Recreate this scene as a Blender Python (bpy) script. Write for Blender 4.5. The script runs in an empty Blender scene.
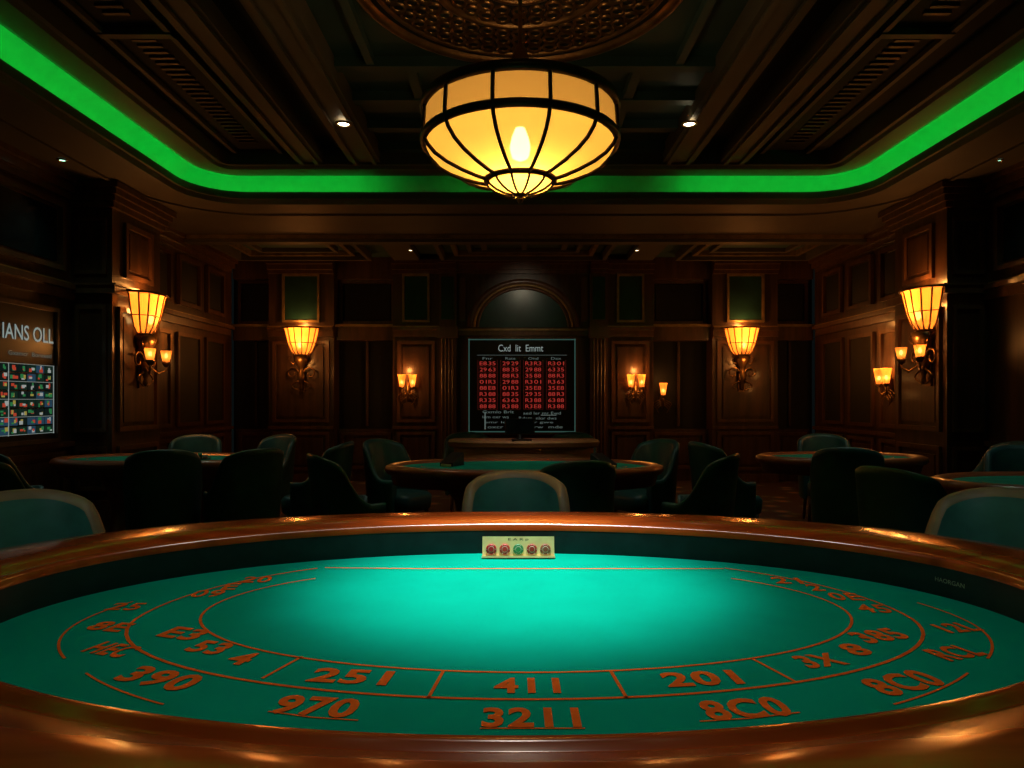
import bpy, bmesh, math, random
from mathutils import Matrix, Vector
random.seed(7)
sc = bpy.context.scene
PI = math.pi
RX = 0.18            # room centre line x
HW = 4.70            # room half width
XL, XR = RX-HW, RX+HW
YB = 11.0            # front plane of back wall bays
ZC = 3.55            # soffit height

# ------------------------------------------------------------------ materials
def new_mat(name):
    m = bpy.data.materials.new(name); m.use_nodes = True
    nt = m.node_tree; nt.nodes.clear()
    out = nt.nodes.new('ShaderNodeOutputMaterial')
    return m, nt, out
def mat(name, col, rough=.5, metal=0, var=.25, scale=(8,8,8), coat=0, bump=0, emis=None, es=0, spec=.5, sheen=0, crough=.12):
    m, nt, out = new_mat(name)
    p = nt.nodes.new('ShaderNodeBsdfPrincipled')
    nt.links.new(p.outputs[0], out.inputs[0])
    p.inputs['Roughness'].default_value = rough
    p.inputs['Metallic'].default_value = metal
    p.inputs['Coat Weight'].default_value = coat
    p.inputs['Coat Roughness'].default_value = crough
    p.inputs['Specular IOR Level'].default_value = spec
    p.inputs['Sheen Weight'].default_value = sheen
    tc = nt.nodes.new('ShaderNodeTexCoord'); mp = nt.nodes.new('ShaderNodeMapping')
    mp.inputs['Scale'].default_value = scale
    nz = nt.nodes.new('ShaderNodeTexNoise'); nz.inputs['Scale'].default_value = 1; nz.inputs['Detail'].default_value = 4
    cr = nt.nodes.new('ShaderNodeValToRGB')
    a = [max(0, c*(1-var)) for c in col]+[1]; b = [min(1, c*(1+var)) for c in col]+[1]
    cr.color_ramp.elements[0].position = .3; cr.color_ramp.elements[1].position = .7
    cr.color_ramp.elements[0].color = a; cr.color_ramp.elements[1].color = b
    nt.links.new(tc.outputs['Object'], mp.inputs[0]); nt.links.new(mp.outputs[0], nz.inputs['Vector'])
    nt.links.new(nz.outputs['Fac'], cr.inputs[0]); nt.links.new(cr.outputs[0], p.inputs['Base Color'])
    if bump:
        bp = nt.nodes.new('ShaderNodeBump'); bp.inputs['Strength'].default_value = bump; bp.inputs['Distance'].default_value = .01
        nt.links.new(nz.outputs['Fac'], bp.inputs['Height']); nt.links.new(bp.outputs[0], p.inputs['Normal'])
    if emis:
        p.inputs['Emission Color'].default_value = (*emis, 1); p.inputs['Emission Strength'].default_value = es
    return m
def emit(name, col, s):
    m, nt, out = new_mat(name)
    e = nt.nodes.new('ShaderNodeEmission'); e.inputs[0].default_value = (*col, 1); e.inputs[1].default_value = s
    nt.links.new(e.outputs[0], out.inputs[0]); return m
def shade_mat(name, tcol, ecol, es, transp=.12):
    m, nt, out = new_mat(name)
    t = nt.nodes.new('ShaderNodeBsdfTranslucent'); t.inputs[0].default_value = (*tcol, 1)
    e = nt.nodes.new('ShaderNodeEmission'); e.inputs[0].default_value = (*ecol, 1); e.inputs[1].default_value = es
    ad = nt.nodes.new('ShaderNodeAddShader'); tr = nt.nodes.new('ShaderNodeBsdfTransparent'); mx = nt.nodes.new('ShaderNodeMixShader')
    nt.links.new(t.outputs[0], ad.inputs[0]); nt.links.new(e.outputs[0], ad.inputs[1])
    mx.inputs[0].default_value = transp
    nt.links.new(ad.outputs[0], mx.inputs[1]); nt.links.new(tr.outputs[0], mx.inputs[2]); nt.links.new(mx.outputs[0], out.inputs[0])
    return m
def carpet_mat():
    m, nt, out = new_mat('carpet')
    p = nt.nodes.new('ShaderNodeBsdfPrincipled'); p.inputs['Roughness'].default_value = .95
    nt.links.new(p.outputs[0], out.inputs[0])
    tc = nt.nodes.new('ShaderNodeTexCoord'); v = nt.nodes.new('ShaderNodeTexVoronoi'); v.inputs['Scale'].default_value = 3.2
    cr = nt.nodes.new('ShaderNodeValToRGB'); e = cr.color_ramp.elements
    e[0].color = (.26, .10, .035, 1); e[0].position = .15; e[1].color = (.05, .014, .010, 1); e[1].position = .45
    x = cr.color_ramp.elements.new(.3); x.color = (.07, .07, .04, 1)
    nt.links.new(tc.outputs['Object'], v.inputs['Vector']); nt.links.new(v.outputs['Distance'], cr.inputs[0]); nt.links.new(cr.outputs[0], p.inputs['Base Color'])
    return m

WOOD = mat('dark_mahogany', (.062, .027, .012), .40, var=.4, scale=(14, 14, 1.5), coat=.2)
WOOD2 = mat('mahogany_moulding', (.098, .043, .019), .35, var=.3, scale=(14, 14, 2), coat=.3)
GOLD = mat('aged_gilt_trim', (.30, .20, .08), .4, metal=.6, var=.3)
RAIL = mat('polished_rail_wood', (.50, .088, .012), .24, var=.35, scale=(2, 16, 6), coat=.7, crough=.15)
RAILB = mat('table_wood', (.26, .072, .022), .35, var=.35, scale=(3, 16, 6), coat=.3)
GLASSG = mat('green_panel', (.012, .045, .038), .3, var=.4, scale=(3, 3, 3))
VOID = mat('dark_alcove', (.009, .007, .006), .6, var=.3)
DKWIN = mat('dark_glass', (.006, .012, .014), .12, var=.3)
PLAST = mat('ceiling_brown_plaster', (.085, .066, .042), .6, var=.15, scale=(2, 2, 2))
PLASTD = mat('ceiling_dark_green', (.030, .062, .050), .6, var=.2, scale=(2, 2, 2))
GRILLE = mat('grille_bronze', (.06, .04, .022), .5, metal=.4, var=.3)
SLOT = mat('ceiling_slot_black', (.012, .01, .008), .8, var=.2)
COVE = mat('cove_plaster', (.7, .75, .65), .8, var=.05)
LED = emit('green_led', (.006, 1, .085), 7.5)
FELT = mat('turquoise_felt', (.0, .42, .30), .95, var=.07, scale=(5, 5, 5), spec=.05)
FELT2 = mat('green_felt', (.0, .25, .19), .95, var=.15, spec=.1)
INK = mat('orange_ink', (1.0, .17, .012), .8, var=.15, scale=(30, 30, 30), spec=.2)
LEATHER_D = mat('dark_rail_leather', (.008, .022, .023), .5, var=.3, scale=(20, 20, 20))
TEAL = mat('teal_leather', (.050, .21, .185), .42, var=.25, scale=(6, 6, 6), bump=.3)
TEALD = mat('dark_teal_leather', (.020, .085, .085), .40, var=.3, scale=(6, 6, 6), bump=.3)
TAN = mat('tan_piping_leather', (.33, .25, .14), .5, var=.2)
BRONZE = mat('bronze', (.20, .105, .04), .35, metal=.85, var=.3)
DBRONZE = mat('dark_bronze', (.05, .03, .015), .4, metal=.7, var=.3)
BLACK = mat('black_board', (.008, .010, .010), .35, var=.3)
PLASTIC = mat('black_plastic', (.01, .01, .011), .3, var=.2)
CREAM = mat('cream_plaque', (.92, .70, .32), .5, var=.12, scale=(20, 20, 20))
SHADE = shade_mat('sconce_glass', (1, .46, .13), (1, .25, .03), .45)
SHADE2 = shade_mat('chandelier_glass', (1, .62, .18), (1, .42, .06), .28, .14)
SHADE3 = shade_mat('chandelier_drum_glass', (.42, .27, .09), (1, .42, .09), .08, .04)
BULB = emit('warm_bulb', (1, .66, .25), 8)
BULB2 = emit('chandelier_bulb', (1, .78, .34), 14)
DOWN = emit('downlight_lens', (1, .80, .5), 9)
DOWNG = emit('downlight_lens_green', (.5, 1, .7), 3)
WHITE_E = emit('self_lit_white', (.75, .9, .85), .30)
RED_E = emit('led_red', (1, .09, .07), .33)
REDL_E = emit('led_red_rule', (1, .09, .07), .08)
DIM_E = emit('self_lit_dim', (.5, .65, .6), .18)  # dimmer board lettering, also given its own weak glow
GREEN_E = emit('board_green_edge', (.25, .6, .5), .12)
CARPET = carpet_mat()

# ------------------------------------------------------------------ builder
class B:
    def __init__(s, M=None):
        s.bm = bmesh.new(); s.mats = []; s.M = M or Matrix()
    def mi(s, m):
        if m not in s.mats: s.mats.append(m)
        return s.mats.index(m)
    def v(s, p): return s.bm.verts.new(s.M @ Vector(p))
    def face(s, vs, m, smooth=False):
        try: f = s.bm.faces.new(vs)
        except ValueError: return
        f.material_index = s.mi(m); f.smooth = smooth
    def box(s, x0, x1, y0, y1, z0, z1, m):
        P = [s.v((x, y, z)) for z in (z0, z1) for x, y in ((x0, y0), (x1, y0), (x1, y1), (x0, y1))]
        for q in ((0, 3, 2, 1), (4, 5, 6, 7), (0, 1, 5, 4), (1, 2, 6, 5), (2, 3, 7, 6), (3, 0, 4, 7)):
            s.face([P[i] for i in q], m)
    def loft(s, rings, m, closed=True, smooth=True, cap0=False, cap1=False, mats=None):
        R = [[s.v(p) for p in r] for r in rings]
        for i in range(len(R)-1):
            n = len(R[i]); mm = mats[i] if mats else m
            for j in range(n if closed else n-1):
                k = (j+1) % n
                s.face([R[i][j], R[i][k], R[i+1][k], R[i+1][j]], mm, smooth)
        if cap0: s.face(R[0][::-1], m)
        if cap1: s.face(R[-1], m)
    def lathe(s, c, prof, m, n=24, smooth=True, caps=True, a0=0, a1=None, mats=None, sy=1):
        cx, cy, cz = c; full = a1 is None
        if full: angs = [2*PI*i/n for i in range(n)]
        else: angs = [a0+(a1-a0)*i/n for i in range(n+1)]
        rings = [[(cx+r*math.cos(a), cy+r*math.sin(a)*sy, cz+z) for a in angs] for r, z in prof]
        s.loft(rings, m, closed=full, smooth=smooth, cap0=caps and full, cap1=caps and full, mats=mats)
    def tube(s, path, r, m, n=8, r1=None):
        path = [Vector(p) for p in path]; rings = []
        up = Vector((0, 0, 1)); L = len(path)
        for i, p in enumerate(path):
            d = (path[min(i+1, L-1)]-path[max(i-1, 0)]).normalized()
            a = d.cross(up)
            if a.length < .05: a = d.cross(Vector((0, 1, 0)))
            a.normalize(); b = d.cross(a).normalized()
            rr = r if r1 is None else r+(r1-r)*i/(L-1)
            rings.append([p+a*rr*math.cos(2*PI*k/n)+b*rr*math.sin(2*PI*k/n) for k in range(n)])
        s.loft(rings, m, cap0=True, cap1=True)
    def ribbon(s, path, w, m, z):
        pts = [Vector((p[0], p[1], 0)) for p in path]; L = []; R = []
        for i, p in enumerate(pts):
            d = (pts[min(i+1, len(pts)-1)]-pts[max(i-1, 0)]).normalized()
            n = Vector((-d.y, d.x, 0))*w/2
            L.append(s.v((p.x+n.x, p.y+n.y, z))); R.append(s.v((p.x-n.x, p.y-n.y, z)))
        for i in range(len(pts)-1): s.face([L[i], R[i], R[i+1], L[i+1]], m)
    def frame(s, u0, u1, w0, w1, v0, m, t=.05, d=.03):
        s.box(u0, u1, v0, v0+d, w0, w0+t, m); s.box(u0, u1, v0, v0+d, w1-t, w1, m)
        s.box(u0, u0+t, v0, v0+d, w0+t, w1-t, m); s.box(u1-t, u1, v0, v0+d, w0+t, w1-t, m)
    def panel(s, u0, u1, w0, w1, v0, m, mf, t=.05):
        s.frame(u0, u1, w0, w1, v0, mf, t, .035)
        g = t+.045
        if u1-u0 > 2.5*g and w1-w0 > 2.5*g:
            s.box(u0+g, u1-g, v0, v0+.022, w0+g, w1-g, m)
    def text(s, string, M, m, width=None, height=None, offset=0.0, spacing=1.0):
        cu = bpy.data.curves.new('t', 'FONT'); cu.body = string; cu.align_x = 'CENTER'; cu.align_y = 'CENTER'
        cu.offset = offset; cu.space_character = spacing; cu.resolution_u = 3
        ob = bpy.data.objects.new('t', cu); sc.collection.objects.link(ob)
        bpy.context.view_layer.update()
        me = bpy.data.meshes.new_from_object(ob.evaluated_get(bpy.context.evaluated_depsgraph_get()))
        if len(me.vertices):
            xs = [v.co.x for v in me.vertices]; ys = [v.co.y for v in me.vertices]
            cx, cy = (min(xs)+max(xs))/2, (min(ys)+max(ys))/2
            sx = (width/(max(xs)-min(xs))) if width else None
            sy = (height/(max(ys)-min(ys))) if height else None
            if sx is None: sx = sy
            if sy is None: sy = sx
            vs = [s.bm.verts.new(s.M @ (M @ Vector(((v.co.x-cx)*sx, (v.co.y-cy)*sy, 0)))) for v in me.vertices]
            for p in me.polygons: s.face([vs[i] for i in p.vertices], m)
        bpy.data.objects.remove(ob); bpy.data.curves.remove(cu); bpy.data.meshes.remove(me)
    def mesh(s, name, recalc=True):
        if recalc: bmesh.ops.recalc_face_normals(s.bm, faces=s.bm.faces)
        me = bpy.data.meshes.new(name); s.bm.to_mesh(me); s.bm.free()
        for m in s.mats: me.materials.append(m)
        return me
    def done(s, name, parent=None, loc=(0, 0, 0), rot=0, recalc=True):
        return put(s.mesh(name, recalc), name, loc, rot, parent)
def put(me, name, loc=(0, 0, 0), rot=0, parent=None):
    ob = bpy.data.objects.new(name, me); sc.collection.objects.link(ob)
    ob.location = loc; ob.rotation_euler = (0, 0, rot)
    if parent: ob.parent = parent
    return ob
def empty(name, loc=(0, 0, 0), rot=0):
    return put(None, name, loc, rot)
def light(name, typ, loc, energy, col, parent=None, size=.05, spot=None, blend=1, target=None):
    L = bpy.data.lights.new(name, typ); L.energy = energy; L.color = col
    L.shadow_soft_size = size
    if spot: L.spot_size = math.radians(spot); L.spot_blend = blend
    o = bpy.data.objects.new(name, L); sc.collection.objects.link(o); o.location = loc
    if target:
        o.rotation_euler = (Vector(target)-Vector(loc)).to_track_quat('-Z', 'Y').to_euler()
    if parent: o.parent = parent
    return o

# ------------------------------------------------------------------ room shell
b = B(); b.box(XL-.1, XR+.1, -3.1, YB+.4, -.1, 0, CARPET); b.done('floor')

def rrect(cx, hx, y0, y1, r, z, k=8):
    pts = []
    for (x, y, a) in ((cx+hx-r, y1-r, 0), (cx-hx+r, y1-r, PI/2), (cx-hx+r, y0+r, PI), (cx+hx-r, y0+r, 3*PI/2)):
        for i in range(k+1):
            t = a+PI/2*i/k; pts.append((x+r*math.cos(t), y+r*math.sin(t), z))
    return pts
TY0, TY1 = -2.2, 7.6
def off(o, z, r=.55): return rrect(RX, 3.65+o, TY0-o, TY1+o, max(.05, r+o), z)
b = B()
outer = rrect(RX, HW+.05, -3.05, 9.35, .02, ZC)
b.loft([outer, off(.60, ZC), off(.60, ZC-.02), off(.56, ZC-.02), off(.56, ZC), off(.10, ZC), off(.10, ZC-.03), off(.05, ZC-.03), off(.03, ZC+.02), off(0, ZC+.02), off(0, 3.64), off(-.0, 3.645), off(.05, 3.645), off(.05, 3.60), off(.42, 3.60)],
       PLAST, smooth=False)
b.loft([off(.42, 3.60), off(.46, 3.75), off(.42, 3.9), off(.30, 4.0), off(.1, 4.05), off(-.12, 4.05)], COVE)
b.loft([off(-.12, 4.05), off(-.12, 3.79), off(-.17, 3.77), off(-.38, 3.77), off(-.40, 3.80), off(-.44, 3.80), off(-.44, 4.02)], PLAST, smooth=False)
def ceil_slab(x0, x1, y0, y1, z, m): b.box(x0, x1, y0, y1, z, z+.04, m)
ceil_slab(RX-3.3, RX+3.3, -1.9, 7.25, 4.0, PLASTD)
CX = .10
for sgn in (-1, 1):
    def bx(a, c, z0, m, z1=4.0, y0=-1.8, y1=7.16):
        x0, x1 = sorted((CX+sgn*a, CX+sgn*c)); b.box(x0, x1, y0, y1, z0, z1, m)
    bx(1.48, 1.80, 3.82, PLAST); bx(1.52, 1.56, 3.795, PLAST, 3.82); bx(1.72, 1.76, 3.795, PLAST, 3.82)
    bx(1.80, 2.08, 3.97, SLOT)
    bx(2.08, 2.36, 3.82, PLAST); bx(2.12, 2.16, 3.795, PLAST, 3.82); bx(2.28, 2.32, 3.795, PLAST, 3.82)
    bx(2.36, 3.2, 3.95, SLOT)
    bx(2.50, 2.54, 3.91, PLAST, 3.95); bx(2.98, 3.02, 3.91, PLAST, 3.95)
    for i in range(3):
        y0 = .2+i*2.3
        bx(2.50, 3.02, 3.90, PLAST, 3.95, y0, y0+.06)
        for j in range(24):
            bx(2.68, 2.86, 3.935, GRILLE, 3.95, y0+.14+j*.085, y0+.17+j*.085)
# centre coffers
for y in (1.0, 2.1, 3.1, 5.35, 5.95, 6.55, 7.1):
    b.box(CX-1.48, CX+1.48, y-.05, y+.05, 3.92, 4.0, PLASTD)
for x in (-.9, -.3, .3, .9):
    b.box(CX+x-.04, CX+x+.04, 5.35, 7.1, 3.93, 4.0, PLASTD); b.box(CX+x-.04, CX+x+.04, -1.5, 3.1, 3.93, 4.0, PLASTD)
for x in (-1.2, 1.2):
    b.box(CX+x-.03, CX+x+.03, 3.1, 5.35, 3.93, 4.0, PLASTD)
# beam then rear coffered strip
b.box(XL, XR, 9.2, 9.36, ZC-.09, ZC+.1, PLAST)
b.box(XL, XR, 9.16, 9.2, ZC-.05, ZC+.1, GOLD)
b.box(XL, XR, 9.3, YB+.3, ZC+.10, ZC+.14, PLASTD)
for c0, c1 in ((-4.5, -2.4), (-1.3, 1.3), (2.4, 4.5)):
    for k, (m, zz) in enumerate(((PLAST, -.02), (GOLD, .02), (PLAST, .04))):
        o = .16*k
        x0, x1, y0, y1 = RX+c0+o*1.4, RX+c1-o*1.4, 9.5+o, 10.8-o
        z0, z1 = ZC+zz, ZC+.10
        b.box(x0, x1, y0, y0+.06, z0, z1, m); b.box(x0, x1, y1-.06, y1, z0, z1, m)
        b.box(x0, x0+.06, y0+.06, y1-.06, z0, z1, m); b.box(x1-.06, x1, y0+.06, y1-.06, z0, z1, m)
for x in (-1.85, 1.85): b.box(RX+x-.2, RX+x+.2, 9.36, YB, ZC, ZC+.1, PLAST)
for x in (-.6, 0, .6): b.box(RX+x-.04, RX+x+.04, 9.95, 10.35, ZC+.05, ZC+.10, PLAST)
b.done('ceiling', recalc=False)
# green led strip lying on the cove shelf (two runs, open in the middle of the far side)
b = B()
def open_run(o, z):
    P = off(o, z); x = RX+1.75
    far_r = (x, P[8][1], z); far_l = (RX-1.75, P[9][1], z)
    return [far_l]+P[9:]+P[:9]+[far_r]
b.loft([open_run(.12, 3.603), open_run(.12, 3.625), open_run(.16, 3.625), open_run(.16, 3.603)], LED, smooth=False, closed=False)
b.box(RX-.9, RX+.9, TY1+.12, TY1+.13, 3.603, 3.610, LED)
b.done('cove_light_strip')

# ---- walls
def wallM(side):
    if side == 'back': return Matrix(((1, 0, 0, 0), (0, -1, 0, YB), (0, 0, 1, 0), (0, 0, 0, 1)))
    if side == 'left': return Matrix(((0, 1, 0, XL), (1, 0, 0, 0), (0, 0, 1, 0), (0, 0, 0, 1)))
    if side == 'right': return Matrix(((0, -1, 0, XR), (1, 0, 0, 0), (0, 0, 1, 0), (0, 0, 0, 1)))
def ledge(b, u0, u1, v0, z=2.45):
    b.box(u0, u1, v0, v0+.04, z-.10, z, WOOD2); b.box(u0, u1, v0, v0+.09, z, z+.05, WOOD2); b.box(u0, u1, v0, v0+.06, z+.05, z+.07, GOLD)
def crown(b, u0, u1, v0):
    b.box(u0, u1, v0, v0+.05, 3.36, 3.42, WOOD2); b.box(u0, u1, v0, v0+.10, 3.42, 3.50, WOOD2); b.box(u0, u1, v0, v0+.15, 3.50, ZC+.02, WOOD2)
def bay(b, u0, u1, v0, v1, green=True, gw=None):
    b.box(u0, u1, v0, v1, 0, ZC+.12, WOOD)
    b.box(u0, u1, v1, v1+.04, 0, .14, WOOD2)
    g = .07
    b.panel(u0+g, u1-g, .20, .82, v1, WOOD, WOOD2)
    b.box(u0, u1, v1, v1+.04, .86, .91, WOOD2)
    b.panel(u0+g, u1-g, .97, 2.28, v1, WOOD, WOOD2)
    ledge(b, u0, u1, v1)
    c = (u0+u1)/2; gw = gw or (u1-u0)*.55
    if green:
        b.box(c-gw/2, c+gw/2, v1, v1+.012, 2.62, 3.32, GLASSG); b.frame(c-gw/2-.04, c+gw/2+.04, 2.58, 3.36, v1, GOLD, .035, .04)
    else: b.panel(u0+g, u1-g, 2.6, 3.32, v1, WOOD, WOOD2)
    crown(b, u0, u1, v1)
def flute(b, u0, u1, v0, v1):
    b.box(u0, u1, v0, v1, 0, ZC+.12, WOOD2)
    n = 4; w = (u1-u0)/(n+1)
    for i in range(n):
        c = u0+w*(i+1)
        b.lathe((c, v1, .35), [(w*.33, 0), (w*.33, 1.95)], WOOD2, n=8, caps=False)
    b.box(u0-.03, u1+.03, v1, v1+.05, 0, .3, WOOD2); b.box(u0-.03, u1+.03, v1, v1+.06, 2.32, 2.5, WOOD2)
    b.box(u0+.04, u1-.04, v1, v1+.02, 2.62, 3.3, GLASSG); crown(b, u0, u1, v1)

b = B(wallM('back'))
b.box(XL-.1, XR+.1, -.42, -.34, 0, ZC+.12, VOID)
for s_ in (-1, 1):
    def rg(a, c): return sorted((RX+s_*a, RX+s_*c))
    u0, u1 = rg(1.35, 2.10); bay(b, u0, u1, -.34, 0, True, .36)
    u0, u1 = rg(3.05, 4.10); bay(b, u0, u1, -.34, 0, True, .52)
    u0, u1 = rg(1.07, 1.35); flute(b, u0, u1, -.34, .08)
    for a, c in ((2.10, 3.05), (4.10, 4.72)):
        u0, u1 = rg(a, c)
        b.box(u0, u1, -.34, -.1, 2.30, 2.52, WOOD2); b.box(u0, u1, -.34, -.06, 2.52, 2.56, GOLD)
        b.box(u0, u1, -.34, -.1, 3.3, ZC+.12, WOOD2); b.box(u0, u1, -.34, -.22, 0, .85, WOOD)
        b.panel(u0+.06, u1-.06, .2, .8, -.22, WOOD, WOOD2)
        b.frame(u0+.02, u1-.02, 2.58, 3.3, -.32, WOOD2, .05, .06)
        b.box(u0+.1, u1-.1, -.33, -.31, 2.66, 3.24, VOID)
        b.box((u0+u1)/2-.02, (u0+u1)/2+.02, -.32, -.28, .9, 2.3, WOOD)
# centre bay with arch
b.box(RX-1.07, RX+1.07, -.34, 0, 0, ZC+.12, WOOD)
b.box(RX-1.07, RX+1.07, 0, .05, .0, .16, WOOD2); b.panel(RX-1.0, RX-.05, .2, .68, 0, WOOD, WOOD2); b.panel(RX+.05, RX+1.0, .2, .68, 0, WOOD, WOOD2)
b.box(RX-1.07, RX+1.07, 0, .07, 2.36, 2.44, WOOD2); b.box(RX-1.07, RX+1.07, 0, .09, 2.44, 2.47, GOLD)
crown(b, RX-1.07, RX+1.07, 0)
N = 28
def arc(r, v, sy=.86): return [(RX+r*math.cos(PI*i/N), v, 2.50+r*sy*math.sin(PI*i/N)) for i in range(N+1)]
b.loft([arc(.90, 0), arc(.90, .06), arc(.82, .075), arc(.80, .03), arc(.76, .03), arc(.74, .05), arc(.71, .05), arc(.71, .01)], WOOD2, closed=False)
b.loft([arc(.80, .035), arc(.80, .075), arc(.765, .075), arc(.765, .035)], GOLD, closed=False)
A = [b.v(p) for p in arc(.71, .012)]; b.face(A, GLASSG)
for s_ in (-1, 1):
    u0, u1 = sorted((RX+s_*.93, RX+s_*1.03)); b.box(u0, u1, 0, .03, 2.6, 3.3, WOOD2)
b.done('wall_back')

def side_wall(side):
    b = B(wallM(side))
    b.box(-3.0, YB, -.1, 0, 0, ZC+.12, WOOD)
    b.box(-3.0, YB, 0, .03, 0, .14, WOOD2); b.box(-3.0, YB, 0, .04, .86, .91, WOOD2)
    ledge(b, -3.0, YB-.1, 0); crown(b, -3.0, YB-.1, 0)
    edges = [-2.9, -1.6, -.3, 1.0, 2.3, 3.6, 4.9, 6.95]
    edges2 = [7.98, 9.1, 9.95, 10.75]
    for E in (edges, edges2):
        for a, c in zip(E[:-1], E[1:]):
            b.panel(a+.08, c-.08, .2, .82, 0, WOOD, WOOD2)
            if E is edges2:
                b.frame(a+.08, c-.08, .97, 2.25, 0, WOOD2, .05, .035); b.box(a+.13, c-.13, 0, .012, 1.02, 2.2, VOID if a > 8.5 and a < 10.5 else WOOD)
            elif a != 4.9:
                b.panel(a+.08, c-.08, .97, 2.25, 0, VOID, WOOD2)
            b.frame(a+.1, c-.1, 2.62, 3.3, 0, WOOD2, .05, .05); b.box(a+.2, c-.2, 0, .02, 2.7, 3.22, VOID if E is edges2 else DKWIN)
    # big pilaster
    P = .42
    b.box(7.0, 7.95, 0, P, 0, ZC, WOOD)
    b.box(6.97, 7.98, 0, P+.03, 0, .3, WOOD2)
    b.panel(7.08, 7.87, .4, .85, P, WOOD, WOOD2); b.panel(7.08, 7.87, 1.0, 2.3, P, WOOD, WOOD2); b.panel(7.20, 7.75, 2.62, 3.2, P, WOOD, WOOD2)
    for (z0, z1) in ((.4, .85), (1.0, 2.3), (2.62, 3.2)):
        yy0, yy1 = 6.975, 7.0
        b.box(yy0, yy1, .05, .09, z0, z1, WOOD2); b.box(yy0, yy1, P-.09, P-.05, z0, z1, WOOD2)
        b.box(yy0, yy1, .09, P-.09, z0, z0+.04, WOOD2); b.box(yy0, yy1, .09, P-.09, z1-.04, z1, WOOD2)
    b.box(6.94, 8.01, 0, P+.06, 2.42, 2.50, WOOD2); b.box(6.92, 8.03, 0, P+.08, 2.50, 2.52, WOOD2)
    for k in range(4): b.box(6.96-.03*k, 7.99+.03*k, 0, P+.04+.03*k, 3.3+.06*k, 3.36+.06*k, WOOD2)
    return b.done('wall_'+side)
side_wall('left'); side_wall('right')
b = B(); b.box(XL, XR, -3.1, -3.0, 0, ZC+.1, WOOD); b.done('wall_front')

# ------------------------------------------------------------------ downlights
def downlight(x, y, z, m=DOWN, r=.05, e=12, col=(1, .78, .5), spot=95, tgt=None):
    b = B(); b.lathe((0, 0, 0), [(r*1.5, 0), (r*1.5, -.008), (r*1.1, -.014), (r, -.004)], GOLD, n=20, caps=False)
    b.lathe((0, 0, 0), [(r, -.003), (r*.9, -.006), (.001, -.007)], m, n=20, caps=False)
    o = b.done('ceiling_downlight', loc=(x, y, z))
    if e: light('downlight_lamp', 'SPOT', (0, 0, -.03), e, col, o, .04, spot, 1, target=(Vector(tgt)-Vector((x, y, z))) if tgt else None)
    return o
downlight(-1.5, 6.08, 3.793, r=.05, e=18); downlight(1.58, 6.08, 3.793, r=.05, e=18)
downlight(-1.5, 10.1, ZC-.001, r=.03, e=20); downlight(1.85, 10.1, ZC-.001, r=.03, e=20)
downlight(-4.15, 6.3, ZC-.001, DOWNG, r=.03, e=10, col=(.5, 1, .8)); downlight(4.5, 6.3, ZC-.001, DOWNG, r=.02, e=6, col=(.5, 1, .8))

# ------------------------------------------------------------------ chandelier
ch = empty('chandelier', (.05, 4.2, 0))
n = 12; b = B(); R = .585; ZT, ZM = 3.105, 2.905
b.lathe((0, 0, 0), [(R-.01, ZT), (R+.005, ZM)], SHADE3, n=48, caps=False)
bowl = [(R, ZM), (.565, 2.86), (.52, 2.81), (.45, 2.765), (.36, 2.725), (.27, 2.695), (.205, 2.68)]
low = [(.205, 2.68), (.19, 2.65), (.15, 2.622), (.10, 2.602), (.045, 2.592)]
b.done('drum_glass', ch)
b = B(); b.lathe((0, 0, 0), bowl+low[1:], SHADE2, n=48, caps=False); b.done('bowl_glass', ch)
b = B()
for zz, h in ((ZT, .025), (ZM, .02)):
    b.lathe((0, 0, 0), [(R-.012, zz-h), (R+.022, zz-h), (R+.028, zz), (R+.022, zz+h), (R-.012, zz+h), (R-.012, zz-h)], DBRONZE, n=48, caps=False)
for i in range(n):
    a = 2*PI*(i+.5)/n; ca, sa = math.cos(a), math.sin(a)
    b.tube([((R+.002)*ca, (R+.002)*sa, ZT), ((R+.015)*ca, (R+.015)*sa, ZM)], .012, DBRONZE, 6)
    b.tube([((r+.008)*ca, (r+.008)*sa, z-.006) for r, z in bowl], .012, DBRONZE, 6)
    b.tube([((r+.004)*ca, (r+.004)*sa, z-.004) for r, z in low], .007, DBRONZE, 6)
    b.tube([(R*ca, R*sa, ZT), (.25*ca, .25*sa, 3.20), (.03*ca, .03*sa, 3.38)], .008, DBRONZE, 6)
b.lathe((0, 0, 0), [(.195, 2.69), (.222, 2.69), (.226, 2.675), (.215, 2.66), (.19, 2.665)], DBRONZE, n=32, caps=False)
b.lathe((0, 0, 0), [(.002, 2.535), (.014, 2.545), (.022, 2.565), (.012, 2.58), (.04, 2.588), (.05, 2.60), (.03, 2.615)], BRONZE, n=20)
b.lathe((0, 0, 0), [(.05, 3.34), (.06, 3.42), (.03, 3.50), (.013, 3.52), (.013, 3.80), (.03, 3.82), (.10, 3.88), (.13, 3.955)], BRONZE, n=20)
for i in range(3):
    a = 2*PI*i/3
    b.tube([(.10*math.cos(a), .10*math.sin(a), 3.2), (.03*math.cos(a), .03*math.sin(a), 3.42)], .01, BRONZE, 6)
b.done('bronze_frame', ch)
b = B(); b.lathe((0, 0, 0), [(.01, 2.80), (.05, 2.82), (.065, 2.88), (.05, 2.95), (.03, 3.0)], BULB2, n=16); b.lathe((0, 0, 0), [(.03, 3.0), (.03, 3.42)], BRONZE, n=10); b.done('bulb', ch)
light('chandelier_lamp', 'POINT', (0, -.09, 2.80), 10, (1, .68, .28), ch, .04)
light('chandelier_uplight', 'POINT', (0, 0, 3.30), 5, (1, .72, .4), ch, .12)
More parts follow.
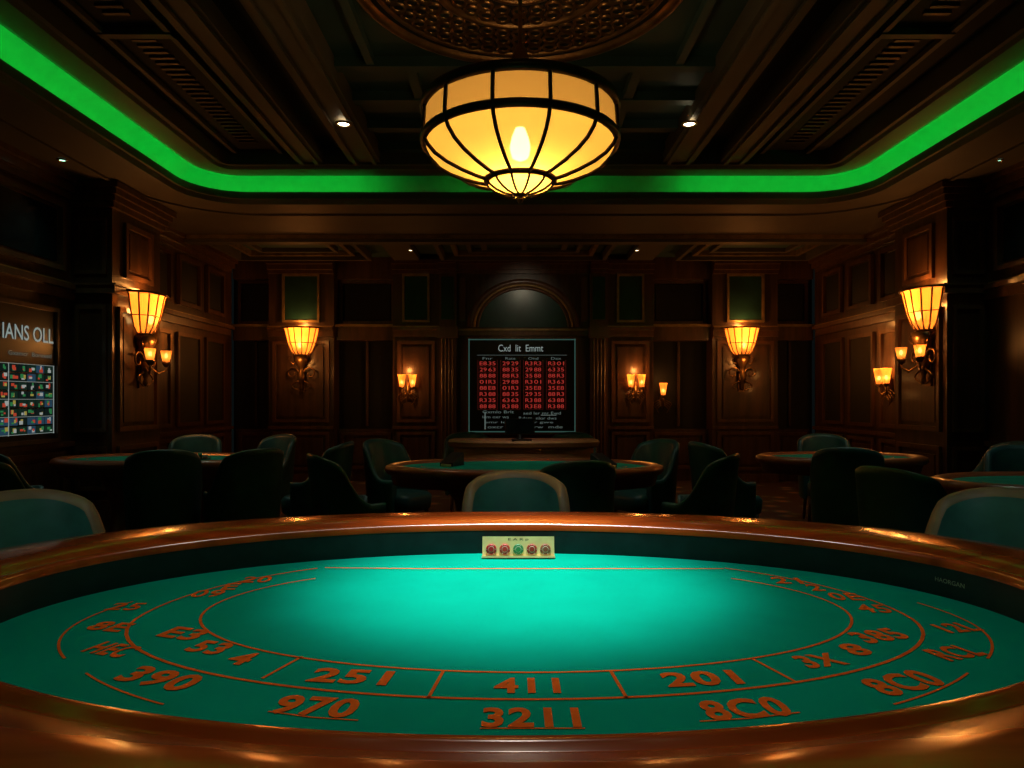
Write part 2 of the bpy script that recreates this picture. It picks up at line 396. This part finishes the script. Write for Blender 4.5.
# medallion
b = B()
def tor(R_, r_, z, m, n=64): b.lathe((0, 0, z), [(R_-r_, 0), (R_-r_*.6, -r_*.8), (R_, -r_), (R_+r_*.6, -r_*.8), (R_+r_, 0)], m, n=n, caps=False)
b.lathe((0, 0, 3.97), [(1.04, .0), (1.04, -.03), (.02, -.03)], SLOT, n=64, caps=False)
for R_, r_ in ((1.05, .04), (.95, .018), (.56, .03), (.26, .03)): tor(R_, r_, 3.94, BRONZE)
for (Ra, cnt, rr) in ((.87, 48, .05), (.76, 42, .05), (.66, 36, .05), (.48, 26, .05), (.38, 20, .05)):
    for i in range(cnt):
        a = 2*PI*i/cnt+(.5*2*PI/cnt if cnt in (42, 26) else 0); cx, cy = Ra*math.cos(a), Ra*math.sin(a)
        b.lathe((cx, cy, 3.94), [(rr+.008, 0), (rr, -.02), (rr-.014, 0)], BRONZE, n=8, caps=False)
b.lathe((0, 0, 3.94), [(.22, 0), (.18, -.03), (.13, -.02)], BRONZE, n=24, caps=False)
b.done('ceiling_medallion', loc=(.05, 4.2, 0))

# ------------------------------------------------------------------ sconces (local: wall plane y=0, room toward -y)
def big_sconce_mesh(cups):
    b = B(); n = 14
    prof = [(.10, -.02), (.17, .06), (.22, .18), (.275, .40), (.30, .42)]
    b.lathe((0, -.03, 0), prof, SHADE, n=n, a0=-PI, a1=0, caps=False, sy=.75, smooth=False)
    for i in range(0, n+1, 2):
        a = -PI+PI*i/n; ca, sa = math.cos(a), math.sin(a)*.75
        b.tube([((r+.004)*ca, -.03+(r+.004)*sa, z) for r, z in prof], .009, BRONZE, 6)
    for r, z, t in ((.30, .42, .014), (.22, .18, .006), (.105, -.02, .02)):
        b.tube([((r+.004)*math.cos(-PI+PI*i/20), -.03+(r+.004)*math.sin(-PI+PI*i/20)*.75, z) for i in range(21)], t, BRONZE, 6)
    b.box(-.05, .05, -.02, 0, -.60, .35, BRONZE)
    b.lathe((0, -.06, 0), [(.005, -.58), (.03, -.55), (.02, -.50), (.045, -.42), (.07, -.34), (.035, -.27), (.05, -.2), (.10, -.12), (.12, -.03)], BRONZE, n=14)
    for s_ in (-1, 1):
        pts = []
        for i in range(22):
            t = i/21*2.2*PI; r = .10*(1-i/30)
            pts.append((s_*(.04+.10-r*math.cos(t)), -.06, -.30+r*math.sin(t)))
        b.tube(pts, .014, BRONZE, 6, .007)
        pts = [(s_*(.03+.12*math.sin(PI*i/10)), -.06, -.42-.16*i/10) for i in range(11)]
        b.tube(pts, .012, BRONZE, 6, .006)
        b.tube([(s_*.05, -.06, -.10), (s_*.12, -.09, -.16), (s_*.17, -.11, -.10), (s_*.16, -.10, -.05)], .010, BRONZE, 6)
        if cups:
            c = (s_*.17, -.20, -.30)
            b.tube([(s_*.04, -.07, -.36), (s_*.10, -.15, -.44), (s_*.17, -.20, -.40), (s_*.17, -.20, -.32)], .011, BRONZE, 6)
            b.lathe(c, [(.02, -.06), (.045, -.02), (.05, 0)], BRONZE, n=12)
            b.lathe(c, [(.036, .0), (.046, .05), (.058, .12)], SHADE, n=12, caps=False)
    return b.mesh('big_sconce')
def bulb_mesh(r=.035):
    b = B(); b.lathe((0, 0, 0), [(.004, -r*1.2), (r*.8, -r*.6), (r, 0), (r*.7, r*1.1), (.004, r*1.8)], BULB, n=10); return b.mesh('bulb')
BM = bulb_mesh(); BMS = bulb_mesh(.02)
SC_A = big_sconce_mesh(False); SC_C = big_sconce_mesh(True)
def small_sconce_mesh(two=True):
    b = B()
    b.lathe((0, -.02, 0), [(.004, -.24), (.02, -.2), (.035, -.12), (.05, -.06), (.03, 0), (.045, .04), (.01, .08)], BRONZE, n=12)
    for s_ in ((-1, 1) if two else (0,)):
        if two: b.tube([(0, -.04, -.10), (s_*.05, -.08, -.15), (s_*.085, -.10, -.11), (s_*.085, -.10, -.03)], .01, BRONZE, 6)
        else: b.tube([(0, -.03, -.1), (0, -.08, -.14), (0, -.10, -.10), (0, -.10, -.03)], .01, BRONZE, 6)
        c = (s_*.085, -.10, -.02)
        b.lathe(c, [(.02, -.03), (.045, 0), (.045, .012)], BRONZE, n=12)
        b.lathe(c, [(.036, .012), (.045, .08), (.066, .20), (.072, .205)], SHADE, n=14, caps=False)
    for s_ in (-1, 1):
        for k in range(4):
            pts = [(s_*(.02+(.13-.02*k)*math.sin(PI*.8*i/8)), -.03-.01*k, -.08-.13*i/8-.03*k) for i in range(9)]
            b.tube(pts, .010, BRONZE, 5, .004)
    return b.mesh('small_sconce')
SS2 = small_sconce_mesh(True); SS1 = small_sconce_mesh(False)
OR = (1, .40, .09)
def big_sconce(loc, rot, cups):
    e = empty('wall_sconce', loc, rot); put(SC_C if cups else SC_A, 'bronze_and_glass', (0, 0, 0), 0, e)
    put(BM, 'bulb', (0, -.12, .14), 0, e)
    light('sconce_lamp', 'POINT', (0, -.12, .25), 3.2, OR, e, .03)
    light('sconce_uplight', 'POINT', (0, -.13, .48), 7.0, OR, e, .05)
    light('sconce_downlight', 'POINT', (0, -.34, -.12), 6.0, OR, e, .05)
    if cups:
        for s_ in (-1, 1): put(BMS, 'candle_bulb', (s_*.17, -.20, -.24), 0, e)
        light('cup_lamp', 'POINT', (0, -.30, -.15), 2.0, OR, e, .03)
def small_sconce(loc, rot, two=True):
    e = empty('candle_wall_lamp', loc, rot); put(SS2 if two else SS1, 'bronze_and_glass', (0, 0, 0), 0, e)
    for s_ in ((-1, 1) if two else (0,)): put(BMS, 'candle_bulb', (s_*.085, -.10, .06), 0, e)
    light('candle_lamp', 'POINT', (0, -.14, .26), 4.5 if two else 1.2, OR, e, .04)
    light('candle_lamp_low', 'POINT', (0, -.26, .0), 3.2 if two else .9, OR, e, .04)
SZ = 2.06
big_sconce((RX-3.55, YB-.03, SZ), 0, False); big_sconce((RX+3.50, YB-.03, SZ), 0, False)
big_sconce((XL+.42+.03, 7.47, SZ), PI/2, True); big_sconce((XR-.42-.03, 7.25, SZ+.02), -PI/2, True)
small_sconce((-1.67, YB-.03, 1.55), 0); small_sconce((1.98, YB-.03, 1.55), 0)
small_sconce((2.46, YB+.20, 1.42), 0, False)
small_sconce((XR-.03, 8.75, 1.55), -PI/2)

# ------------------------------------------------------------------ scoreboards
def boardtext(b, s, u, w, width, height, m, v=.012, off_=0):
    b.text(s, Matrix.Translation((u, 0, w)) @ Matrix(((1, 0, 0, 0), (0, 0, -1, -v), (0, 1, 0, 0), (0, 0, 0, 1))), m, width, height, offset=off_)
b = B()
W, H = .86, .75
b.box(-W, W, -.05, 0, -H, H, BLACK)
t = .035
for x0, x1, z0, z1 in ((-W-t, W+t, H, H+t), (-W-t, W+t, -H-t, -H), (-W-t, -W, -H, H), (W, W+t, -H, H)): b.box(x0, x1, -.075, 0, z0, z1, WOOD2)
for x0, x1, z0, z1 in ((-W, W, H-.022, H-.004), (-W, W, -H+.004, -H+.022), (-W+.004, -W+.022, -H, H), (W-.022, W-.004, -H, H)): b.box(x0, x1, -.054, -.05, z0, z1, GREEN_E)
boardtext(b, 'Cxd  lit  Emmt', -.02, .60, .72, .11, WHITE_E, .056)
b.box(-.72, .72, -.055, -.05, .485, .490, DIM_E)
for i in range(4):
    cx = -.55+i*.365
    boardtext(b, ['Fnr', 'Rate', 'Ond', 'Dax'][i], cx, .435, .16, .04, DIM_E, .056)
    for j in range(8):
        z = .355-j*.098
        for k in range(2):
            x = cx+(k-.5)*.14
            boardtext(b, random.choice(['88', '35', 'E8', '29', 'R3', '63', '01']), x, z, .115, .062, RED_E, .056, .01)
        b.box(cx-.15, cx+.15, -.0535, -.05, z-.051, z-.047, REDL_E)
    for k in (-.155, .155): b.box(cx+k-.003, cx+k+.003, -.0535, -.05, -.38, .41, REDL_E)
for s, u, w, ww in (('Gxmlo Brlt', -.38, -.42, .5), ('aed ler mr Ewd', .32, -.44, .6), ('lem oxr wa', -.42, -.50, .42), ('Rdem  nlor dws', .25, -.52, .6), ('emr lo we  clar gwe', -.05, -.59, 1.1), ('oxcr emd llo rw  mde', .05, -.66, 1.2)):
    boardtext(b, s, u, w, ww, .045, DIM_E, .056)
b.box(.30, .55, -.054, -.05, -.475, -.47, WHITE_E); b.box(-.6, -.58, -.054, -.05, -.70, -.42, DIM_E)
b.done('chalk_scoreboard', loc=(RX-.02, YB-.03, 1.56))
b = B()
b.box(-.9, .9, -.06, 0, -.60, .62, BLACK)
for x0, x1, z0, z1 in ((-.94, .94, .62, .66), (-.94, .94, -.64, -.60), (-.94, -.9, -.60, .62), (.9, .94, -.60, .62)): b.box(x0, x1, -.085, 0, z0, z1, WOOD2)
boardtext(b, 'IANS OLL', .54, .38, .66, .14, WHITE_E, .064, .01)
boardtext(b, 'Gxamcr  Boroxed', .56, .19, .56, .04, DIM_E, .064)
boardtext(b, 'Baccarat', -.40, .38, .75, .14, WHITE_E, .064)
tile = [emit('tile_%d' % i, c, s_) for i, (c, s_) in enumerate([((.1, .6, .2), .25), ((.9, .12, .06), .4), ((.8, .65, .15), .35), ((.8, .85, .8), .35), ((.1, .25, .4), .2), ((.05, .14, .09), .15), ((.04, .08, .07), .15)])]
for i in range(15):
    for j in range(8):
        x = -.86+i*.115; z = .09-j*.080
        m = random.choice(tile[4:]+tile[5:]); b.box(x, x+.100, -.066, -.06, z-.068, z, m)
        for q in range(3):
            m2 = random.choice(tile[:4]+[tile[1], tile[0]]); xx = x+.02+random.random()*.06; zz = z-.016-random.random()*.035; w_ = .012+random.random()*.03; h_ = .007+random.random()*.012
            b.box(xx-w_/2, xx+w_/2, -.069-.001*q, -.066, zz-h_, zz+h_, m2)
for k in range(5):
    b.box(-.88, .88, -.065, -.06, .095-.16*k, .099-.16*k, WHITE_E)
for k in (-.88, -.3, .28, .87): b.box(k, k+.006, -.065, -.06, -.55, .10, WHITE_E)
b.done('wall_scoreboard_screen', loc=(XL+.03, 5.72, 1.56), rot=PI/2)

# ------------------------------------------------------------------ main table
T = empty('casino_table', (0, 0, 0))
ZF = .78; CY = 1.68; N = 128
def se(a, bb, nn, cx=0, cy=CY):
    o = []
    for i in range(N):
        t = 2*PI*i/N; c, s_ = math.cos(t), math.sin(t)
        o.append((cx+a*math.copysign(abs(c)**(2/nn), c), cy+bb*math.copysign(abs(s_)**(2/nn), s_)))
    return o
IN = se(1.26, .77, 2.0); OUT = se(1.70, 1.12, 2.25)
def mixr(s_, z): return [(a[0]+(c[0]-a[0])*s_, a[1]+(c[1]-a[1])*s_, z) for a, c in zip(IN, OUT)]
b = B(); b.loft([mixr(0, ZF-.02), mixr(.0, ZF+.075), mixr(.01, ZF+.09)], LEATHER_D); b.done('padded_inner_wall', T)
b = B(); b.loft([mixr(.0, .862), mixr(.005, .88), mixr(.03, .888), mixr(.07, .886), mixr(.09, .878), mixr(.12, .878), mixr(.16, .888), mixr(.35, .896), mixr(.6, .894), mixr(.8, .884), mixr(.93, .862), mixr(.99, .83), mixr(1, .79), mixr(.97, .74), mixr(.9, .72)], RAIL); b.done('armrest_rail', T)
b = B(); vs = [b.v((p[0], p[1], ZF)) for p in se(1.262, .772, 2.0)]; b.face(vs, FELT); b.done('felt', T)
b = B(); b.loft([mixr(.9, .75), mixr(.88, .60), mixr(.8, .58), mixr(-.3, .58)], RAILB, smooth=False, cap1=True)
for x in (-.75, .75):
    b.lathe((x, CY, 0), [(.34, .0), (.36, .04), (.34, .08), (.18, .13), (.12, .25), (.15, .4), (.22, .52), (.30, .585)], RAILB, n=28)
b.box(-.75, .75, CY-.05, CY+.05, .18, .28, RAILB); b.done('base_and_pedestals', T)

# felt layout, in metres on the table plane
def F(px, py):
    d = .55*683/(py-400.); return ((px-512)/683*d, d)
b = B(); Z1 = ZF+.0012
def arcpts(cx, cy, a, bl, bu, t0, t1, n=60):
    return [(cx+a*math.cos(t), cy+(bu if math.sin(t) > 0 else bl)*math.sin(t)) for t in [t0+(t1-t0)*i/n for i in range(n+1)]]
rad = math.radians
b.ribbon(arcpts(.035, 1.80, .835, .424, .47, rad(140), rad(400)), .007, INK, Z1)
b.ribbon(arcpts(.03, 1.74, .975, .488, .67, rad(133), rad(407)), .008, INK, Z1)
b.ribbon(arcpts(.03, 1.70, 1.10, .55, .62, rad(165), rad(207)), .006, INK, Z1)
b.ribbon(arcpts(.03, 1.70, 1.10, .55, .62, rad(-27), rad(14)), .006, INK, Z1)
b.ribbon(arcpts(.03, 1.72, 1.07, .62, .62, rad(214), rad(232)), .005, INK, Z1)
b.ribbon(arcpts(.03, 1.72, 1.07, .62, .62, rad(-52), rad(-34)), .005, INK, Z1)
b.ribbon([F(325, 568), F(420, 569), F(724, 569)], .008, INK, Z1)
b.ribbon([F(268, 712), F(312, 718), F(358, 721)], .004, INK, Z1); b.ribbon([F(700, 722), F(750, 719), F(800, 713)], .004, INK, Z1)
b.ribbon([F(480, 729), F(585, 729)], .004, INK, Z1)
for (p, q) in (((443, 672), (428, 699)), ((611, 672), (627, 699)), ((302, 657), (262, 679)), ((752, 659), (795, 682))):
    b.ribbon([F(*p), F(*q)], .007, INK, Z1)
b.done('layout_lines', T)
b = B()
def num(s, px, py, wpx, hm, rot, off_=.034):
    x, d = F(px, py)
    M = Matrix.Translation((x, d, ZF+.0016)) @ Matrix.Rotation(rad(rot), 4, 'Z')
    b.text(s, M, INK, wpx/683*d, hm, offset=off_, spacing=1.08)
num('970', 316, 707, 86, .078, -8); num('3211', 531, 718, 98, .074, 0); num('8C0', 745, 709, 88, .078, 8)
num('390', 160, 679, 88, .078, -20); num('8C0', 903, 683, 82, .080, 22)
num('HEC', 112, 650, 50, .068, -20); num('8E', 110, 627, 40, .064, -12); num('25', 126, 607, 32, .064, -2, .02)
num('RCL', 955, 653, 52, .070, 20); num('12L', 957, 628, 40, .064, 12)
num('251', 351, 677, 82, .070, -7); num('411', 527, 686, 66, .070, 0); num('201', 701, 679, 78, .070, 6)
num('3X', 820, 661, 46, .068, 14); num('8', 855, 650, 24, .07, 16); num('385', 879, 636, 54, .074, 18)
num('4', 242, 659, 24, .068, -16); num('53', 210, 648, 40, .070, -18); num('E3', 184, 634, 44, .072, -18)
num('09', 208, 594, 30, .072, 2, .02); num('E', 231, 587, 14, .070, 4, .02); num('20', 257, 580, 28, .070, 4, .02)
num('45', 873, 609, 30, .072, -4, .02); num('0E', 845, 597, 30, .072, -4, .02); num('2', 815, 588, 14, .070, -4, .02); num('21', 787, 581, 28, .070, -4, .02)
b.done('layout_numbers', T)
b = B(); b.text('HAORGAN', Matrix.Translation((1.195, 1.865, .832)) @ Matrix.Rotation(rad(-70), 4, 'Z') @ Matrix.Rotation(rad(90), 4, 'X'), mat('label_print', (.5, .5, .4), .6), .085, .012)
b.done('maker_label', T)

# chip plaque
pl = empty('chip_display_plaque', (.022, 2.375, ZF+.002)); pl.rotation_euler = (rad(-12), 0, 0)
b = B(); b.box(-.125, .125, -.008, .008, 0, .072, CREAM)
b.box(-.127, .127, -.018, .012, -.001, .006, CREAM); b.done('plaque', pl)
chipc = [(.55, .03, .03), (.6, .06, .04), (.05, .28, .10), (.45, .05, .03), (.35, .10, .05)]
b = B(Matrix.Rotation(PI/2, 4, 'X')); wm = mat('chip_white', (.7, .65, .5), .5)
for i, c in enumerate(chipc):
    m = mat('chip_%d' % i, c, .4, var=.1); cx = -.094+i*.047
    b.lathe((cx, .028, .008), [(.018, 0), (.0185, .002), (.018, .005), (.013, .0055)], m, n=20)
    b.lathe((cx, .028, .0136), [(.0105, 0), (.010, .0008), (.0093, .0008)], wm, n=20); b.lathe((cx, .028, .0138), [(.0092, 0), (.009, .001)], m, n=16)
    for k in range(6):
        a = 2*PI*k/6; b.box(cx+.0155*math.cos(a)-.0013, cx+.0155*math.cos(a)+.0013, .028+.0155*math.sin(a)-.0013, .028+.0155*math.sin(a)+.0013, .0132, .0141, wm)
b.done('chips', pl)
b = B(); b.text('E A R p', Matrix.Translation((0, -.0085, .061)) @ Matrix.Rotation(PI/2, 4, 'X'), mat('plaque_ink', (.08, .03, .01), .6), .07, .010); b.done('lettering', pl)

# ------------------------------------------------------------------ chairs (face -Y)
def sstep(a, c, x): t = min(1, max(0, (x-a)/(c-a))); return t*t*(3-2*t)
def chair_mesh(main, border, legs=WOOD2):
    b = B(); rings = []; n = 40
    for i in range(n+1):
        t = -1+2*i/n; ph = t*rad(122); h = .955-.30*sstep(.45, .80, abs(t))-.05*(abs(t)/.45)**2*(abs(t) < .45) - (.05 if abs(t) >= .45 else 0)
        def P(r, z):
            k = 1+.16*(z-.42); s_, c = math.sin(ph), math.cos(ph)
            x = .27*math.copysign(abs(s_)**.8, s_)*r*k; y = .27*(math.copysign(abs(c)**.8, c))*(r if c > 0 else 1)+(.10*(z-.42) if c > 0 else 0)*abs(c)
            return (x, y, z)
        rings.append([P(.99, .27), P(1, .34), P(1.0, h-.055), P(1.01, h-.045), P(1.0, h-.012), P(.94, h), P(.87, h-.008), P(.83, h-.028), P(.81, h-.038), P(.76, .60), P(.78, .44), P(.8, .30)])
    R = [[b.v(p) for p in r] for r in rings]
    mm = [main, main, border, border, border, border, border, border, main, main, main]
    for i in range(n):
        for j in range(11): b.face([R[i][j], R[i+1][j], R[i+1][j+1], R[i][j+1]], mm[j], True)
    for e in (0, -1): b.face(R[e][::(1 if e else -1)], main)
    def sq(w, y0, y1, z, r=.07): return rrect(0, w, y0, y1, r, z, 4)
    b.loft([sq(.20, -.24, .16, .30), sq(.205, -.27, .17, .32), sq(.207, -.28, .175, .37), sq(.207, -.285, .175, .43), sq(.19, -.26, .16, .465), sq(.12, -.16, .10, .475)], main, cap0=True, cap1=True)
    for x in (-.18, .18):
        for y in (-.2, .19):
            b.tube([(x, y, .31), (x*1.08, y*1.08, .0)], .024, legs, 8, .014)
    return b.mesh('casino_chair')
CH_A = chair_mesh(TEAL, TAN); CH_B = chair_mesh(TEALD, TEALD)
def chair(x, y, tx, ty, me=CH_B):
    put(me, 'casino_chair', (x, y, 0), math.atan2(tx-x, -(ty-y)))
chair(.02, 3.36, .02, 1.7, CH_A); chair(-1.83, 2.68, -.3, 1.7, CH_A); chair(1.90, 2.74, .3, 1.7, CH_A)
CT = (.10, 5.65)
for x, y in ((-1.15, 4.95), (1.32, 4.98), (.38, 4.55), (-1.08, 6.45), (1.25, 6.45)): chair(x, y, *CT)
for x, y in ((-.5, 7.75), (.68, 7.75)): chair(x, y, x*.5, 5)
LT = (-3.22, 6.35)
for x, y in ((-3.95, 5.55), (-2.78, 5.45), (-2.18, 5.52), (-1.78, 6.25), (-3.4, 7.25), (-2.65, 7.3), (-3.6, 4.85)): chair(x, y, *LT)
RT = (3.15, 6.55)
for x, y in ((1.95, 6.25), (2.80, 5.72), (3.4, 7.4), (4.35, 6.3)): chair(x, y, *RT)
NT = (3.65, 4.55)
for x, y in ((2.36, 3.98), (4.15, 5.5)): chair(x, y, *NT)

# ------------------------------------------------------------------ background tables
def bg_table(cx, cy, a, c):
    e = empty('gaming_table', (cx, cy, 0)); n_ = 56
    def ring(s_, z): return [((a-s_)*math.cos(2*PI*i/n_), (c-s_)*math.sin(2*PI*i/n_), z) for i in range(n_)]
    b = B(); b.loft([ring(.14, .775), ring(.12, .79), ring(.10, .80), ring(.05, .805), ring(.01, .79), ring(0, .76), ring(.02, .73), ring(.05, .72), ring(.07, .64), ring(.2, .63)], RAILB, cap1=True)
    b.done('rail', e)
    b = B(); b.face([b.v(p) for p in ring(.135, .782)], FELT2); b.ribbon([(p[0], p[1]) for p in ring(.3, 0)][n_//2:], .008, INK, .784); b.done('felt', e)
    b = B()
    for x in ((-.4*a, .4*a) if a > .9 else (0,)):
        b.lathe((x, 0, 0), [(.26, 0), (.27, .04), (.24, .07), (.1, .12), (.08, .3), (.12, .5), (.2, .635)], RAILB, n=20)
    b.done('pedestals', e); return e
bg_table(*CT, 1.15, .62); bg_table(*LT, 1.02, .55); bg_table(*RT, .80, .50); bg_table(*NT, .82, .52)
def tray(x, y, z):
    b = B(); b.box(-.10, .10, -.05, .05, 0, .012, WOOD2)
    for i in range(4): b.lathe((-.07+i*.046, 0, .012), [(.019, 0), (.019, .03+.008*(i % 3))], mat('stack_%d' % i, [(.5, .4, .3), (.4, .05, .04), (.05, .25, .15), (.5, .45, .4)][i], .4), n=14)
    b.done('chip_stack_tray', loc=(x, y, z))
tray(-2.9, 6.3, .784); tray(-3.4, 6.45, .784); tray(3.1, 6.6, .784); tray(3.85, 4.6, .784)
def shoe(x, y, z, r=0):
    b = B(); M = [(-.06, -.1, 0), (.06, -.1, 0), (.06, .1, 0), (-.06, .1, 0)]
    b.loft([M, [(-.06, -.1, .03), (.06, -.1, .03), (.06, .1, .10), (-.06, .1, .10)], [(-.05, -.08, .035), (.05, -.08, .035), (.05, .09, .105), (-.05, .09, .105)]], PLASTIC, smooth=False, cap0=True, cap1=True)
    b.box(-.045, .045, -.112, -.1, 0, .02, CREAM); b.done('card_shoe', loc=(x, y, z), rot=r)
shoe(.75, 5.6, .784, .5); shoe(-.5, 5.7, .784, -.4)

# dealer counter with curved front
b = B(); n_ = 18
COUNTER = mat('counter_wood', (.42, .20, .09), .4, var=.3, scale=(3, 3, 14), coat=.2)
def cur(r, z, d=0): return [(.95*math.sin(a)*r, -.55*math.cos(a)*r+.35+d, z) for a in [rad(-55+110*i/n_) for i in range(n_+1)]]
def closed(r, z): return cur(r, z)+[(.74*r, .30, z), (-.74*r, .30, z)]
b.loft([closed(.96, 0), closed(.96, .12), closed(.92, .13), closed(.92, .84), closed(.98, .86), closed(1.0, .90), closed(.98, .925)], COUNTER, smooth=False, cap0=True, cap1=True)
b.done('dealer_counter', loc=(.12, 6.95, 0))
b = B(); b.lathe((0, 0, 0), [(.09, 0), (.09, .012), (.02, .02), (.02, .08)], PLASTIC, n=16)
b.box(-.15, .15, -.02, .02, .06, .22, PLASTIC); b.box(-.135, .135, -.023, -.02, .075, .205, DKWIN)
b.box(-.10, .10, -.13, -.06, 0, .015, PLASTIC); b.done('desk_monitor', loc=(.08, 6.90, .925), rot=.15)

# ------------------------------------------------------------------ lighting
downlight(.03, 2.35, 3.92, r=.06, e=0)
light('table_spot', 'SPOT', (.03, 2.30, 3.85), 600, (.92, 1, .97), None, .12, 28, 1, target=(.02, 2.08, .78))
light('table_wash', 'SPOT', (.03, 2.1, 3.8), 82, (1, .90, .76), None, .2, 64, 1, target=(.02, 1.95, .8))
# downlights added to brighten the seats round the main table
downlight(-1.0, 1.2, 3.92, r=.05, e=42, col=(.9, 1, .92), spot=24, tgt=(-1.9, 2.85, .85))
downlight(1.0, 1.2, 3.92, r=.05, e=42, col=(.9, 1, .92), spot=24, tgt=(1.9, 2.85, .85))
downlight(.03, 1.6, 3.92, r=.05, e=46, col=(.9, 1, .92), spot=20, tgt=(.03, 3.6, .9))
downlight(.12, 5.3, 3.92, r=.04, e=70, col=(1, .8, .55), spot=26, tgt=(.12, 6.6, .7))  # also added, aimed at the dealer counter
# spot without a fixture, added to make the arch panel more visible
light('arch_fill_spot', 'SPOT', (.18, 9.3, 3.40), 16, (1, .85, .6), None, .08, 55, 1, target=(.18, 11.0, 2.75))
for (x, y, e) in ((CT[0], CT[1], 26), (LT[0]+.2, LT[1], 26), (RT[0], RT[1], 26), (NT[0]-.1, NT[1], 24)):
    light('table_fill_spot', 'SPOT', (x, y, 3.70), e, (.75, 1, .88), None, .08, 74, 1, target=(x, y, 0))  # fill spots with no fixture, added to lift the background tables and chairs

w = bpy.data.worlds.new('world'); sc.world = w; w.use_nodes = True
w.node_tree.nodes['Background'].inputs[0].default_value = (.01, .015, .015, 1); w.node_tree.nodes['Background'].inputs[1].default_value = .3

cam = bpy.data.cameras.new('camera'); co = bpy.data.objects.new('camera', cam); sc.collection.objects.link(co)
co.location = (0, 0, 1.33); co.rotation_euler = (PI/2, 0, 0); cam.lens = 24; cam.sensor_width = 36; cam.shift_y = 16/1024; cam.clip_start = .05
sc.camera = co
sc.view_settings.view_transform = 'Standard'
sc.view_settings.gamma = .92
sc.view_settings.exposure = .08
